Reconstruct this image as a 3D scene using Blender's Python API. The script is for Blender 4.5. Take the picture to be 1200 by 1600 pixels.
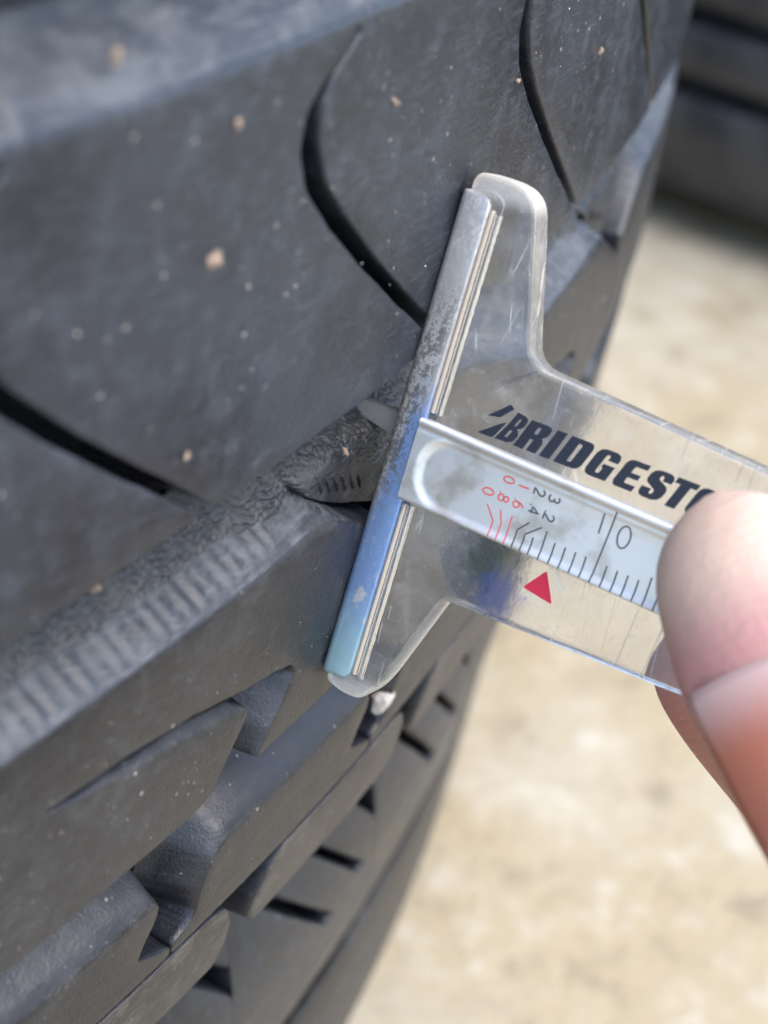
import bpy, bmesh, math, random
import numpy as np
from mathutils import Matrix, Vector
from mathutils.geometry import delaunay_2d_cdt

for o in list(bpy.data.objects):
    bpy.data.objects.remove(o)
sc = bpy.context.scene
col = sc.collection
MM = 0.001
GZ = 32.0                       # the tyre survey counts z from 32 mm above the ground
random.seed(7)
rng = np.random.default_rng(7)

# ------------------------------------------------------------------ camera
cd = bpy.data.cameras.new('camera')
cam = bpy.data.objects.new('camera', cd)
col.objects.link(cam)
right = Vector((0.8677554, 0.4870113, 0.0990987))
up = Vector((-0.3450030, 0.4467585, 0.8254573))
back = Vector((0.3577338, -0.7504844, 0.5556975))
loc = Vector((375.3378812, -94.6647270, 168.4989792))
m4 = Matrix.Identity(4)
for i in range(3):
    m4[i][0], m4[i][1], m4[i][2] = right[i], up[i], back[i]
m4.translation = (loc + Vector((0, 0, GZ))) * MM
cam.matrix_world = m4
cd.sensor_fit = 'HORIZONTAL'
cd.sensor_width = 36.0
cd.lens = 80.046
cd.clip_start = 0.002
cd.clip_end = 100.0
cd.dof.use_dof = True
cd.dof.focus_distance = 0.125
cd.dof.aperture_fstop = 39.0
sc.camera = cam

# ------------------------------------------------------------------ world, sun, exposure
SUN_EL, SUN_AZ = 62.0, 88.0
world = bpy.data.worlds.new('World')
sc.world = world
world.use_nodes = True
wn = world.node_tree
wn.nodes.clear()
sky = wn.nodes.new('ShaderNodeTexSky')
sky.sky_type = 'NISHITA'
sky.sun_disc = False
sky.sun_elevation = math.radians(SUN_EL)
sky.sun_rotation = math.radians(SUN_AZ)
sky.air_density = 1.0
sky.dust_density = 1.6
sky.ozone_density = 0.6
bg = wn.nodes.new('ShaderNodeBackground')
bg.inputs['Strength'].default_value = 0.15
wo = wn.nodes.new('ShaderNodeOutputWorld')
wn.links.new(sky.outputs[0], bg.inputs['Color'])
wn.links.new(bg.outputs[0], wo.inputs['Surface'])

sl = bpy.data.lights.new('sun', 'SUN')
sl.energy = 0.9
sl.angle = math.radians(60)
sl.color = (1.0, 0.975, 0.94)
sun = bpy.data.objects.new('sun', sl)
col.objects.link(sun)
# Nishita: rotation 0 = +Y, clockwise seen from above
az, el = math.radians(SUN_AZ), math.radians(SUN_EL)
sd = Vector((math.sin(az) * math.cos(el), math.cos(az) * math.cos(el), math.sin(el)))
sun.rotation_euler = (-sd).to_track_quat('-Z', 'Y').to_euler()
sun.location = sd * 3

sc.view_settings.view_transform = 'Standard'
sc.view_settings.look = 'None'
sc.view_settings.gamma = 1.0
sc.view_settings.use_curve_mapping = False
sc.view_settings.exposure = 1.84
sc.render.engine = 'CYCLES'
sc.cycles.use_denoising = True
sc.cycles.max_bounces = 8
sc.cycles.diffuse_bounces = 3
sc.cycles.glossy_bounces = 4
sc.cycles.adaptive_threshold = 0.02
sc.cycles.transmission_bounces = 8

# ------------------------------------------------------------------ node helpers
class N:
    def __init__(self, name):
        self.m = bpy.data.materials.new(name)
        self.m.use_nodes = True
        self.t = self.m.node_tree
        self.t.nodes.clear()
        self.out = self.t.nodes.new('ShaderNodeOutputMaterial')
    def n(self, kind, ins=None, **kw):
        nd = self.t.nodes.new(kind)
        for k, v in kw.items():
            setattr(nd, k, v)
        for k, v in (ins or {}).items():
            self.put(nd.inputs[k], v)
        return nd
    def put(self, sock, v):
        if isinstance(v, bpy.types.NodeSocket):
            self.t.links.new(v, sock)
        elif hasattr(v, 'outputs'):
            self.t.links.new(v.outputs[0], sock)
        else:
            if isinstance(v, (tuple, list)) and len(v) == 3 and sock.type == 'RGBA':
                v = (*v, 1)
            sock.default_value = v
    def math(self, op, a, b=0.0, c=0.0, clamp=False):
        nd = self.n('ShaderNodeMath', operation=op, use_clamp=clamp)
        self.put(nd.inputs[0], a); self.put(nd.inputs[1], b); self.put(nd.inputs[2], c)
        return nd.outputs[0]
    def ramp(self, f, lo, hi, a=0.0, b=1.0):
        nd = self.n('ShaderNodeMapRange', {'Value': f, 'From Min': lo, 'From Max': hi, 'To Min': a, 'To Max': b})
        nd.interpolation_type = 'SMOOTHSTEP'
        return nd.outputs[0]
    def mix(self, f, a, b):
        nd = self.n('ShaderNodeMix', data_type='RGBA')
        self.put(nd.inputs[0], f); self.put(nd.inputs[6], a); self.put(nd.inputs[7], b)
        return nd.outputs[2]
    def noise(self, vec, scale, detail=3.0, rough=0.5, dist=0.0):
        nd = self.n('ShaderNodeTexNoise', {'Vector': vec, 'Scale': scale, 'Detail': detail, 'Roughness': rough, 'Distortion': dist})
        return nd.outputs[0]
    def voro(self, vec, scale, feature='F1', rnd=1.0):
        nd = self.n('ShaderNodeTexVoronoi', {'Vector': vec, 'Scale': scale, 'Randomness': rnd}, feature=feature)
        return nd.outputs['Distance']
    def pos(self):
        return self.n('ShaderNodeNewGeometry').outputs['Position']
    def obj(self):
        return self.n('ShaderNodeTexCoord').outputs['Object']
    def scaled(self, vec, s, rot=(0, 0, 0)):
        nd = self.n('ShaderNodeMapping', {'Vector': vec})
        nd.inputs['Scale'].default_value = s
        nd.inputs['Rotation'].default_value = rot
        return nd.outputs[0]
    def bump(self, h, dist, strength=1.0, normal=None):
        ins = {'Height': h, 'Distance': dist, 'Strength': strength}
        if normal is not None:
            ins['Normal'] = normal
        return self.n('ShaderNodeBump', ins).outputs[0]
    def bsdf(self, **ins):
        nd = self.n('ShaderNodeBsdfPrincipled')
        for k, v in ins.items():
            self.put(nd.inputs[k.replace('_', ' ')], v)
        self.t.links.new(nd.outputs[0], self.out.inputs['Surface'])
        return nd
    def sep(self, v):
        return self.n('ShaderNodeSeparateXYZ', {0: v}).outputs

def rubber(name, base, dusty_or_skylit, dust_amt, rough, fine=1.0, specks=True):
    k = N(name)
    P = k.pos()
    big = k.noise(P, 55.0, 2.0, 0.55)
    mid = k.noise(P, 420.0, 3.0, 0.65)
    tiny = k.noise(P, 3800.0, 1.0, 0.6)
    # rubbed streaks run round the tread: stretch the noise along the wall
    x, y, z = k.sep(P)
    th = k.math('ARCTAN2', y, x)
    cyl = k.n('ShaderNodeCombineXYZ', {0: k.math('MULTIPLY', th, 0.33), 1: k.math('MULTIPLY', z, 1.0), 2: 0.0}).outputs[0]
    streak = k.noise(k.scaled(cyl, (420, 2600, 1), (0, 0, 0.9)), 1.0, 3.0, 0.7)
    d = k.math('MULTIPLY', k.ramp(big, 0.36, 0.68), dust_amt)
    d = k.math('ADD', d, k.math('MULTIPLY', k.ramp(mid, 0.45, 0.68), dust_amt * 0.95))
    d = k.math('ADD', d, k.math('MULTIPLY', k.ramp(streak, 0.50, 0.68), dust_amt * 1.15), clamp=True)
    c = k.mix(d, base, dusty_or_skylit)
    if specks:
        v = k.voro(P, 620.0)
        gate = k.ramp(big, 0.48, 0.62)
        s = k.math('MULTIPLY', k.ramp(v, 0.13, 0.05), gate)
        v2 = k.voro(k.scaled(P, (1, 1, 1), (0.3, 0.2, 0.9)), 1500.0)
        s2 = k.math('MULTIPLY', k.ramp(v2, 0.16, 0.07), k.ramp(mid, 0.52, 0.64))
        s = k.math('MAXIMUM', s, k.math('MULTIPLY', s2, 0.7))
        c = k.mix(k.math('MULTIPLY', s, 0.7), c, (0.40, 0.37, 0.32))
    h = k.math('ADD', k.math('MULTIPLY', tiny, 0.5), k.math('MULTIPLY', mid, 0.7))
    h = k.math('ADD', h, k.math('MULTIPLY', streak, 0.45))
    nb = k.bump(h, 0.00013 * fine, 0.9)
    r = k.math('ADD', k.math('MULTIPLY', d, 0.3), k.math('ADD', rough - 0.06, k.math('MULTIPLY', mid, 0.12)))
    k.bsdf(Base_Color=c, Roughness=r, Normal=nb, Specular_IOR_Level=0.5)
    return k.m

M = {}
M['tread'] = rubber('tread rubber', (0.0070, 0.0092, 0.0140), (0.058, 0.067, 0.083), 0.26, 0.33)
M['rib'] = rubber('shoulder rubber', (0.0080, 0.0087, 0.0108), (0.068, 0.066, 0.064), 0.26, 0.36)
M['floor'] = rubber('groove rubber', (0.016, 0.017, 0.019), (0.085, 0.080, 0.068), 0.34, 0.45, 1.0, specks=False)
M['groove wall'] = rubber('smooth groove wall rubber', (0.010, 0.011, 0.015), (0.045, 0.049, 0.056), 0.22, 0.36, 0.6)
M['skylit wall'] = rubber('skylit slope rubber with dust', (0.020, 0.023, 0.028), (0.112, 0.117, 0.124), 0.42, 0.42, 0.8, specks=False)  # skylight on upward slopes painted in as paler rubber, along with dust
M['tan rib'] = rubber('tan dusted rubber', (0.026, 0.024, 0.022), (0.140, 0.122, 0.100), 0.46, 0.46)
M['wall'] = rubber('sidewall rubber', (0.024, 0.025, 0.027), (0.07, 0.068, 0.065), 0.35, 0.6)
M['dark'] = rubber('dark tyre rubber', (0.024, 0.026, 0.031), (0.09, 0.09, 0.092), 0.35, 0.33, specks=False)

def concrete():
    k = N('worn concrete')
    P = k.pos()
    a = k.noise(P, 14.0, 3.0, 0.6, 0.4)
    b = k.noise(P, 75.0, 5.0, 0.7)
    c3 = k.noise(P, 260.0, 4.0, 0.7)
    c = k.mix(k.ramp(a, 0.36, 0.66), (0.36, 0.295, 0.185), (0.41, 0.36, 0.265))
    c = k.mix(k.math('MULTIPLY', k.ramp(b, 0.50, 0.72), 0.7), c, (0.52, 0.48, 0.41))
    c = k.mix(k.math('MULTIPLY', k.ramp(b, 0.48, 0.30), 0.7), c, (0.20, 0.165, 0.11))
    c = k.mix(k.math('MULTIPLY', k.ramp(c3, 0.5, 0.75), 0.35), c, (0.28, 0.25, 0.2))
    nb = k.bump(k.math('ADD', b, k.math('MULTIPLY', c3, 0.4)), 0.002, 0.6)
    k.bsdf(Base_Color=c, Roughness=0.85, Normal=nb)
    return k.m
M['concrete'] = concrete()

def flat(name, c, rough=0.6, metal=0.0, **kw):
    k = N(name)
    k.bsdf(Base_Color=c, Roughness=rough, Metallic=metal, **kw)
    return k.m
M['ink'] = flat('navy ink', (0.010, 0.014, 0.026), 0.45)
M['red'] = flat('red print', (0.52, 0.012, 0.045), 0.5)
M['redline'] = flat('worn red ink', (0.55, 0.10, 0.09), 0.6)
M['blackline'] = flat('worn black ink', (0.07, 0.07, 0.075), 0.6)
M['glue'] = flat('aged glue', (0.50, 0.42, 0.33), 0.5)
M['crumb'] = flat('brown crumb', (0.27, 0.195, 0.14), 0.9)
M['pale'] = flat('pale grit', (0.55, 0.50, 0.44), 0.9)

# ------------------------------------------------------------------ object helpers
def tag(o, label=None, cat=None, group=None, kind=None):
    for k, v in (('label', label), ('category', cat), ('group', group), ('kind', kind)):
        if v:
            o[k] = v
    return o

def empty(name, loc=(0, 0, 0)):
    o = bpy.data.objects.new(name, None)
    o.empty_display_size = 0.02
    o.location = loc
    col.objects.link(o)
    return o

def link(name, me, parent=None, mat=None, smooth=True):
    if mat is not None and not me.materials:
        me.materials.append(mat)
    o = bpy.data.objects.new(name, me)
    if parent is not None:
        o.parent = parent
    col.objects.link(o)
    return o

def mesh(name, v, f, smooth=True, sharp=None):
    me = bpy.data.meshes.new(name)
    me.from_pydata([tuple(map(float, a)) for a in v], [], [tuple(map(int, a)) for a in f])
    me.validate()
    me.update()
    if smooth:
        me.shade_smooth()
        if sharp:
            me.set_sharp_from_angle(angle=math.radians(sharp))
    return me

# ------------------------------------------------------------------ tyre geometry (u along the tread, v across it, h out of it; mm)
RU = 330.0
VC = 124.0                       # mid plane of the tread
_PZ = np.array([-45, -30, -15, 20, 40, 66, 86, 110, 124])
_PR = np.array([306, 312.5, 316.5, 319.8, 323, 328, 329.7, 330, 330.1])
def rprof(z):
    z = np.asarray(z, float)
    zz = np.where(z > VC, 2 * VC - z, z)
    return np.interp(zz, _PZ, _PR)

def to3(u, v, h):
    u, v, h = (np.asarray(a, float) for a in (u, v, h))
    r = rprof(v) + h
    return np.stack([r * np.cos(u / RU), r * np.sin(u / RU), v - VC], -1) * MM

NP = 72
PITCH = 2 * math.pi * RU / NP     # 28.8 mm
DTH = 2 * math.pi / NP

def densify(pts, res):
    out = []
    n = len(pts)
    for i in range(n):
        a = np.array(pts[i], float); b = np.array(pts[(i + 1) % n], float)
        k = max(1, int(math.ceil(np.hypot(*(b - a)[:2]) / res)))
        for j in range(k):
            out.append(a + (b - a) * j / k)
    return np.array(out)

def piece(name, outline, D, res=0.35, grid=1.7, serr=None, smooth_it=2, jit=0.03, flare=0.5, relief=0.02, seed=1, dip=None, nfix=None, dusty_or_skylit=None):
    """One tread block: outline rows are (u, v, draft, bevel); serr(u, v) gives the ridge height on the walls."""
    r = np.random.default_rng(seed)
    P = densify(outline, res)
    area = 0.5 * np.sum(P[:, 0] * np.roll(P[:, 1], -1) - np.roll(P[:, 0], -1) * P[:, 1])
    if area < 0:
        P = P[::-1].copy()
    for _ in range(smooth_it):
        P = 0.5 * P + 0.25 * (np.roll(P, 1, 0) + np.roll(P, -1, 0))
    n = len(P)
    j = r.normal(0, 1, (n, 2))
    for _ in range(4):
        j = 0.5 * j + 0.25 * (np.roll(j, 1, 0) + np.roll(j, -1, 0))
    P[:, :2] += j * jit
    T = np.roll(P[:, :2], -2, 0) - np.roll(P[:, :2], 2, 0)
    T /= np.linalg.norm(T, axis=1, keepdims=True) + 1e-9
    Nn = np.stack([T[:, 1], -T[:, 0]], -1)
    for _ in range(2):
        Nn = 0.5 * Nn + 0.25 * (np.roll(Nn, 1, 0) + np.roll(Nn, -1, 0))
    Nn /= np.linalg.norm(Nn, axis=1, keepdims=True) + 1e-9
    if nfix is not None:
        Nn = nfix(P, Nn)
    dr, bv = P[:, 2], P[:, 3]
    sr = serr(P[:, 0], P[:, 1]) if serr else np.zeros(n)
    fr = [(1.0, 0.0), (0.88, 0.0), (0.7, 0.3), (0.5, 0.9), (0.36, 1.0), (0.24, .8), (0.13, 0.25)]
    rings = []
    for i, (t, sa) in enumerate(fr):
        off = dr * t + sr * sa + (flare * (1 - (1 - t) * 6) if t > 0.84 else 0)
        hh = np.minimum(-D * t, -bv * 1.0)
        rings.append((P[:, :2] + Nn * off[:, None], hh))
    for a, hfac in ((-0.12, 0.5), (-0.45, 0.15)):
        rings.append((P[:, :2] + Nn * (bv * a)[:, None], -bv * hfac))
    top = P[:, :2] - Nn * bv[:, None]
    lo, hi = top.min(0), top.max(0)
    gx, gy = np.meshgrid(np.arange(lo[0] + grid / 2, hi[0], grid), np.arange(lo[1] + grid / 2, hi[1], grid))
    G = np.stack([gx.ravel(), gy.ravel()], -1) + r.uniform(-.2, .2, (gx.size, 2)) * grid
    if len(G):
        d = np.min(np.linalg.norm(G[:, None] - top[None], axis=2), axis=1)
        G = G[d > grid * 0.45]
    allp = [Vector(a) for a in np.vstack([top, G])]
    res_ = delaunay_2d_cdt(allp, [], [list(range(n))], 1, 1e-5)
    cv, _, cf, ov = res_[0], res_[1], res_[2], res_[3]
    V, F = [], []
    for Q, hh in rings:
        V.append(to3(Q[:, 0], Q[:, 1], hh))
    nr = len(rings)
    cvn = np.array([(a.x, a.y) for a in cv])
    base = nr * n
    m = {}
    isb = np.zeros(len(cvn), bool)
    for i, lst in enumerate(ov):
        for q in lst:
            if q < n:
                m[q] = base + i; isb[i] = True
    hz = np.where(isb, 0, r.normal(0, relief, len(cvn)))
    V.append(to3(cvn[:, 0], cvn[:, 1], hz))
    if dip is not None:
        W = np.vstack(V)
        f = 1 - dip(W[:, 2] / MM + VC) * MM / np.hypot(W[:, 0], W[:, 1])
        W[:, :2] *= f[:, None]
        V = [W]
    for k in range(nr - 1):
        for i in range(n):
            a, b = k * n + i, k * n + (i + 1) % n
            F.append((a, b, b + n, a + n))
    k = (nr - 1) * n
    for i in range(n):
        i2 = (i + 1) % n
        if i in m and i2 in m:
            F.append((k + i, k + i2, m[i2], m[i]))
    for f in cf:
        F.append([base + q for q in f])
    me = mesh(name, np.vstack(V), F)
    me.set_sharp_from_angle(angle=math.radians(70))
    nw_ = (nr - 2) * n
    mi = np.zeros(len(me.polygons), np.int32)
    if len(me.polygons) == len(F):
        mi[:nw_] = 1
        if dusty_or_skylit is not None:
            pv = dusty_or_skylit(P[:, 0], P[:, 1]).astype(np.int32)  # walls that take the dusty rubber with skylight painted in
            mi[:nw_] += np.tile(pv, nr - 2)
    me.polygons.foreach_set('material_index', mi)
    return me

# --- outlines read off the tread (mm)
SIPE = [(-8.6, 138.2), (-10.5, 136.3), (-12.7, 134.9), (-14.1, 133.4), (-14.4, 131.2), (-13.4, 128.5), (-10.6, 125.2),
        (-5.9, 120.7), (-.6, 116.1), (2.8, 113.3), (6.3, 110.2)]
SW = [.12, .18, .35, .75, .95, 1.0, .95, .85, .78, .70, .62]
def central_outline():
    L = [(u + w, v) for (u, v), w in zip(SIPE, SW)]               # right bank of this sipe = left side of the block
    Rr = [(u - w + PITCH, v) for (u, v), w in zip(SIPE, SW)]
    o = []
    for i, (u, v) in enumerate(L):
        o.append((u, v, 0.05, 0.22))
    # along the main groove edge
    o[-1] = (*L[-1], 0.25, 0.2)
    o += [(L[-1][0] + 9, 110.05, 0.35, 0.22), (L[-1][0] + 19, 110.0, 0.35, 0.22)]
    o += [(*q, 0.05, 0.25) for q in Rr[::-1]]
    o[-1] = (*Rr[0], 3.0, 0.7)
    o[0] = (*L[0], 3.0, 0.7)
    o += [(Rr[0][0] - 1.5, 138.0, 3.2, .7), (Rr[0][0] - 9, 138.0, 3.8, 0.8), (L[0][0] + 9, 138.0, 3.8, 0.8), (L[0][0] + 1.5, 138.0, 3.2, .7)]
    return o

DP = 2 * PITCH
def shoulder_outline():
    # one double pitch, from the seam at u=4 back to u=4-DP; groove edge at v 101.6, outer edge at v 84.1
    uR, uL = 3.6, 3.9 - DP
    o = [(uL, 97.0, .05, .2), (uL + 3.5, 99.4, .6, .25), (uL + 6.5, 101.5, 1.0, .3), (uL + 10, 101.6, 2.3, .35),
         (-34, 101.6, 2.5, .35), (-20, 101.6, 2.5, .4), (-15, 101.5, 2.7, .7), (-10.5, 101.6, 3.0, 1.0), (-8.4, 101.6, 2.6, 1.0), (-6.2, 100.9, 1.0, .6),
         (-3.0, 98.9, .6, .3), (uR, 95.2, .3, .25),
         (uR, 84.1, .05, .2), (-5.8, 84.0, .25, .2), (-14.4, 84.1, .4, .2),
         (-13.2, 86.2, 2.2, .15), (-11.4, 88.2, 2.4, .15), (-10.4, 89.8, 1.6, .2), (-10.9, 90.7, .5, .2), (-13.1, 91.45, .2, .2),
         (-16.8, 92.3, .05, .12), (-22.8, 94.0, .03, .08), (-29.2, 95.0, .02, .06), (-36.5, 95.5, .01, .04),
         (-36.4, 95.3, .1, .05), (-33.8, 94.6, .6, .3), (-29.2, 93.6, 1.0, .7), (-22.7, 92.3, 1.2, .95), (-17.5, 90.9, 1.2, .9),
         (-16.2, 90.3, .5, .35), (-16.2, 89.5, .3, .25), (-17.4, 88.0, .3, .2), (-19.0, 86.0, .3, .2), (-20.2, 84.4, .3, .2),
         (-22, 84.1, .3, .2), (-40, 84.15, .3, .2), (uL, 84.1, .05, .2)]
    return o

def narrow_outline():
    # rib next to the shoulder: wide slope on its upper side, a triangular recess in every pitch
    a, b = -25.4, -25.4 + PITCH
    o = [(a + .3, 70.9, .05, .1), (a + .3, 75.2 - 1.2, 1.2, .2)]
    o = [(-19.4, 71.9, 1.4, .2), (-19.3, 74.0, 2.0, .25), (-18.2, 76.7, 2.0, .35), (-16.6, 77.8, 2.6, .5), (-13.4, 77.7, 3.6, .5), (-7.1, 77.6, 3.6, .5),
         (0.6, 77.7, 3.6, .5), (3.6, 77.8, 2.4, .5), (4.6, 76.9, .8, .4), (4.4, 75.6, .5, .3), (3.2, 73.6, .3, .25), (2.6, 72.3, .2, .15), (5.0, 71.0, .3, .1),
         (6.6, 70.4, .1, .1),
         (6.6, 69.35, .05, .1), (-22.0, 69.35, .05, .1), (-22.0, 70.4, .05, .1), (-20.6, 70.8, .3, .1)]
    return o

def strip_outline():
    a = -9.6
    b = a + PITCH - 3.4
    return [(a, 64.4, .5, .5), (a + 1.2, 67.2, .3, .4), (a + 3.0, 68.75, .05, .12), (b - 4, 68.75, .05, .12), (b - 1.6, 67.8, .4, .4), (b - .4, 65.4, .6, .5), (b, 62.0, .6, .5),
            (b - 1.0, 59.6, .5, .5), (a + 14, 59.9, .5, .4), (a + 1.0, 60.4, .5, .5), (a - .2, 62.0, .5, .5)]

def outer_outline():
    # lower block row with three slanting cuts per pitch
    k = -0.95                     # du per dv along the cuts
    vt, vb, ve = 54.5, 21.8, 33.0
    u0 = -4.0
    o = [(u0, vb, .0, .02), (u0, vt, .0, .02)]
    cuts = [(6.0, 1.5, 35.0), (14.5, 1.2, 37.0), (24.0, 2.6, 31.0)]
    for du, w, vend in cuts:
        ut = u0 + du - 4
        o += [(ut - w / 2, vt, .3, .9), (ut - w / 2 + (vt - vend) * .95, vend, .1, .45), (ut + w / 2 + (vt - vend) * .95 + .2, vend + .3, .1, .45), (ut + w / 2, vt, .3, .9)]
    o += [(u0 + PITCH, vt, .0, .02), (u0 + PITCH, vb, .0, .02)]
    return o

def serr(u, v):
    # moulded ridges on the wall facing the main groove
    on = ((v > 100.2) & (u < -13)).astype(float) + ((v > 100.2) & (u < -40)).astype(float) * 0
    ph = (u / 1.36) % 1.0
    w = .5 - .5 * np.cos(2 * np.pi * ph)
    return on * (0.20 * w * (.75 + .25 * np.sin(u * 1.7)) - 0.03)

def slope_up(P, Nn):
    # the sloping upper side runs on across the closed end of each cut
    k = P[:, 1] > 137.2
    Nn[k] = (0.0, 1.0)
    P[(P[:, 1] <= 137.2) & (P[:, 1] > 134.0), 2] = .02
    P[k, 2] = np.maximum(P[k, 2], 3.6)
    return Nn
P_C = piece('central block', central_outline(), 4.2, .35, 1.8, seed=2, nfix=slope_up, dusty_or_skylit=lambda u, v: v > 137.0)
P_S = piece('shoulder block', shoulder_outline(), 4.2, .17, 1.8, serr, dusty_or_skylit=lambda u, v: v > 99.5, seed=3, smooth_it=3, jit=.02)
P_N = piece('narrow rib block', narrow_outline(), 4.6, .3, 1.6, seed=4)
P_T = piece('edge strip block', strip_outline(), 4.6, .35, 1.6, seed=5)
def dip(v):
    t = np.clip((v - 36) / 18, 0, 1)
    return 5.5 * t * t
P_O = piece('outer row block', outer_outline(), 5.0, .5, 2.4, seed=6, dip=dip)
for me, k in ((P_C, 'tread'), (P_S, 'rib'), (P_N, 'rib'), (P_T, 'tan rib'), (P_O, 'tread')):
    me.materials.append(M[k]); me.materials.append(M['groove wall']); me.materials.append(M['skylit wall'])

tyre = empty('tyre')
tag(tyre, 'large worn black tyre lying flat, its tread being measured by the clear gauge', 'tyre')
TZ = (VC + GZ) * MM

def revolve(name, prof, seg, mat, wobble=0.0):
    """closed profile of (r, z - mid plane) in mm turned round the axis"""
    prof = np.array(prof, float)
    n = len(prof)
    th = np.linspace(0, 2 * math.pi, seg, endpoint=False)
    V = np.empty((seg, n, 3))
    V[:, :, 0] = np.cos(th)[:, None] * prof[None, :, 0]
    V[:, :, 1] = np.sin(th)[:, None] * prof[None, :, 0]
    V[:, :, 2] = prof[None, :, 1]
    idx = np.arange(seg * n).reshape(seg, n)
    F = []
    for i in range(seg):
        i2 = (i + 1) % seg
        for j in range(n):
            j2 = (j + 1) % n
            F.append((idx[i, j], idx[i2, j], idx[i2, j2], idx[i, j2]))
    me = mesh(name, V.reshape(-1, 3) * MM, F)
    me.set_sharp_from_angle(angle=math.radians(50))
    me.materials.append(mat)
    return me

half = []
for z in (-14.0, -5, 10, 16.0, 16.4, 20.6, 21.0, 30, 40, 48, 52, 56, 58, 66, 70, 78, 84, 92, 97, 103, 106, 109.5, 112, 118, 124):
    d = 4.9
    if z < 60:
        d = 5.0
    if 52 <= z <= 66:
        d = 7.5
    if 16.2 <= z <= 20.8:
        d = 9.0
    half.append((float(rprof(z)) - d, z - VC))
side = [(190, -8 - VC), (196, -18 - VC), (215, -27 - VC), (240, -31.4 - VC), (262, -31.9 - VC), (283, -29.5 - VC), (299, -24.5 - VC), (307, -20 - VC), (311.0, -16.0 - VC)]
outer = side + half
prof = outer + [(r, -z) for r, z in outer[::-1][1:]]
inner = [(205, 100 + 14), (250, 134), (290, 128), (306, 112), (311, 60), (312, 0)]
inner = inner + [(r, -z) for r, z in inner[::-1][1:]]
prof = prof + inner
o = link('carcass', revolve('carcass', prof, 540, M['wall']), tyre)
o.location.z = TZ

def shoulder_ring(sgn):
    p = [(rprof(16.8) - 9, 17.1 - VC), (rprof(16.6) - .4, 16.7 - VC), (rprof(16.2), 16.2 - VC), (rprof(3), 3 - VC), (rprof(1.2), 1.2 - VC), (rprof(.8) - .8, .8 - VC), (rprof(.2) - .8, .2 - VC),
         (rprof(-.2), -.2 - VC), (rprof(-12), -12 - VC), (rprof(-14) - .4, -14.2 - VC), (rprof(-15) - 1.6, -15.6 - VC), (rprof(-16) - 4, -17 - VC), (308, -18 - VC), (305, -10 - VC), (308, 14 - VC)]
    return revolve('shoulder rib', [(r, z * sgn) for r, z in p], 540, M['rib'])
for s in (1, -1):
    o = link('shoulder_rib', shoulder_ring(s), tyre); o.location.z = TZ

def put_piece(name, me, k, upper=False):
    o = bpy.data.objects.new(name, me)
    o.parent = tyre
    o.location.z = TZ
    o.rotation_euler = (math.pi if upper else 0, 0, k * DTH)
    col.objects.link(o)
    return o
SEEN = range(-3, 9)
for k in SEEN:
    put_piece('tread_block', P_C, k)
    if k % 2 == 0:
        put_piece('shoulder_block', P_S, k)
    put_piece('rib_block', P_N, k)
    put_piece('edge_block', P_T, k)
    put_piece('outer_block', P_O, k)

# the rest of the ring, out of the picture: coarser blocks of the same pattern in one part
L_C = piece('c', central_outline(), 4.2, 2.2, 6, smooth_it=0)
L_S = piece('s', shoulder_outline(), 4.2, 2.2, 6, smooth_it=0)
L_N = piece('n', narrow_outline(), 4.6, 2.0, 6, smooth_it=0)
L_T = piece('t', strip_outline(), 4.6, 2.2, 6, smooth_it=0)
L_O = piece('o', outer_outline(), 5.0, 3.0, 8, smooth_it=0)
VV, FF, nv = [], [], 0
for me, step, both in ((L_C, 1, False), (L_S, 2, True), (L_N, 1, True), (L_T, 1, True), (L_O, 1, True)):
    co = np.array([v.co for v in me.vertices]); fc = [tuple(q.vertices) for q in me.polygons]
    for upper in ((False, True) if both else (False,)):
        for k in range(0, NP, step):
            kk = k if k < NP - 3 else k - NP
            if (not upper) and kk in SEEN:
                continue
            c = co.copy()
            if upper:
                c[:, 1] *= -1; c[:, 2] *= -1
            a = kk * DTH
            x = c[:, 0] * math.cos(a) - c[:, 1] * math.sin(a); y = c[:, 0] * math.sin(a) + c[:, 1] * math.cos(a)
            VV.append(np.stack([x, y, c[:, 2]], -1))
            FF += [tuple(i + nv for i in f) for f in fc]
            nv += len(co)
o = link('tread_pattern', mesh('tread pattern', np.vstack(VV), FF), tyre, M['rib'])
o.location.z = TZ
tag(o, kind='stuff')

# crackled floor of the main groove: cracks are cut into the mesh
def crackle(u, v, su, sv, seed):
    x = u / su + 0.25 * np.sin(v * 2.1 + u * .35) ; y = v / sv + 0.55 * np.sin(u * 0.9) * .6 + 0.35 * np.sin(u * 2.3 + 1.0)
    ix, iy = np.floor(x).astype(int), np.floor(y).astype(int)
    f1 = np.full(x.shape, 9.0); f2 = np.full(x.shape, 9.0)
    for dx in (-1, 0, 1):
        for dy in (-1, 0, 1):
            cx, cy = ix + dx, iy + dy
            hsh = (cx * 374761393 + cy * 668265263 + seed * 974711) & 0x7fffffff
            hsh = (hsh ^ (hsh >> 13)) * 1274126177 & 0x7fffffff
            rx = (hsh & 1023) / 1023.0; ry = ((hsh >> 10) & 1023) / 1023.0
            d = np.hypot(cx + rx - x, cy + ry - y)
            n1 = np.minimum(f1, d); f2 = np.minimum(np.maximum(f1, d), f2); f1 = n1
    return f2 - f1
uu = np.arange(-46, 112, .105); vv = np.arange(96.0, 109.7, .07)
U, Vv = np.meshgrid(uu, vv, indexing='ij')
def sstep(x, a, b):
    t = np.clip((x - a) / (b - a), 0, 1)
    return t * t * (3 - 2 * t)
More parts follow.
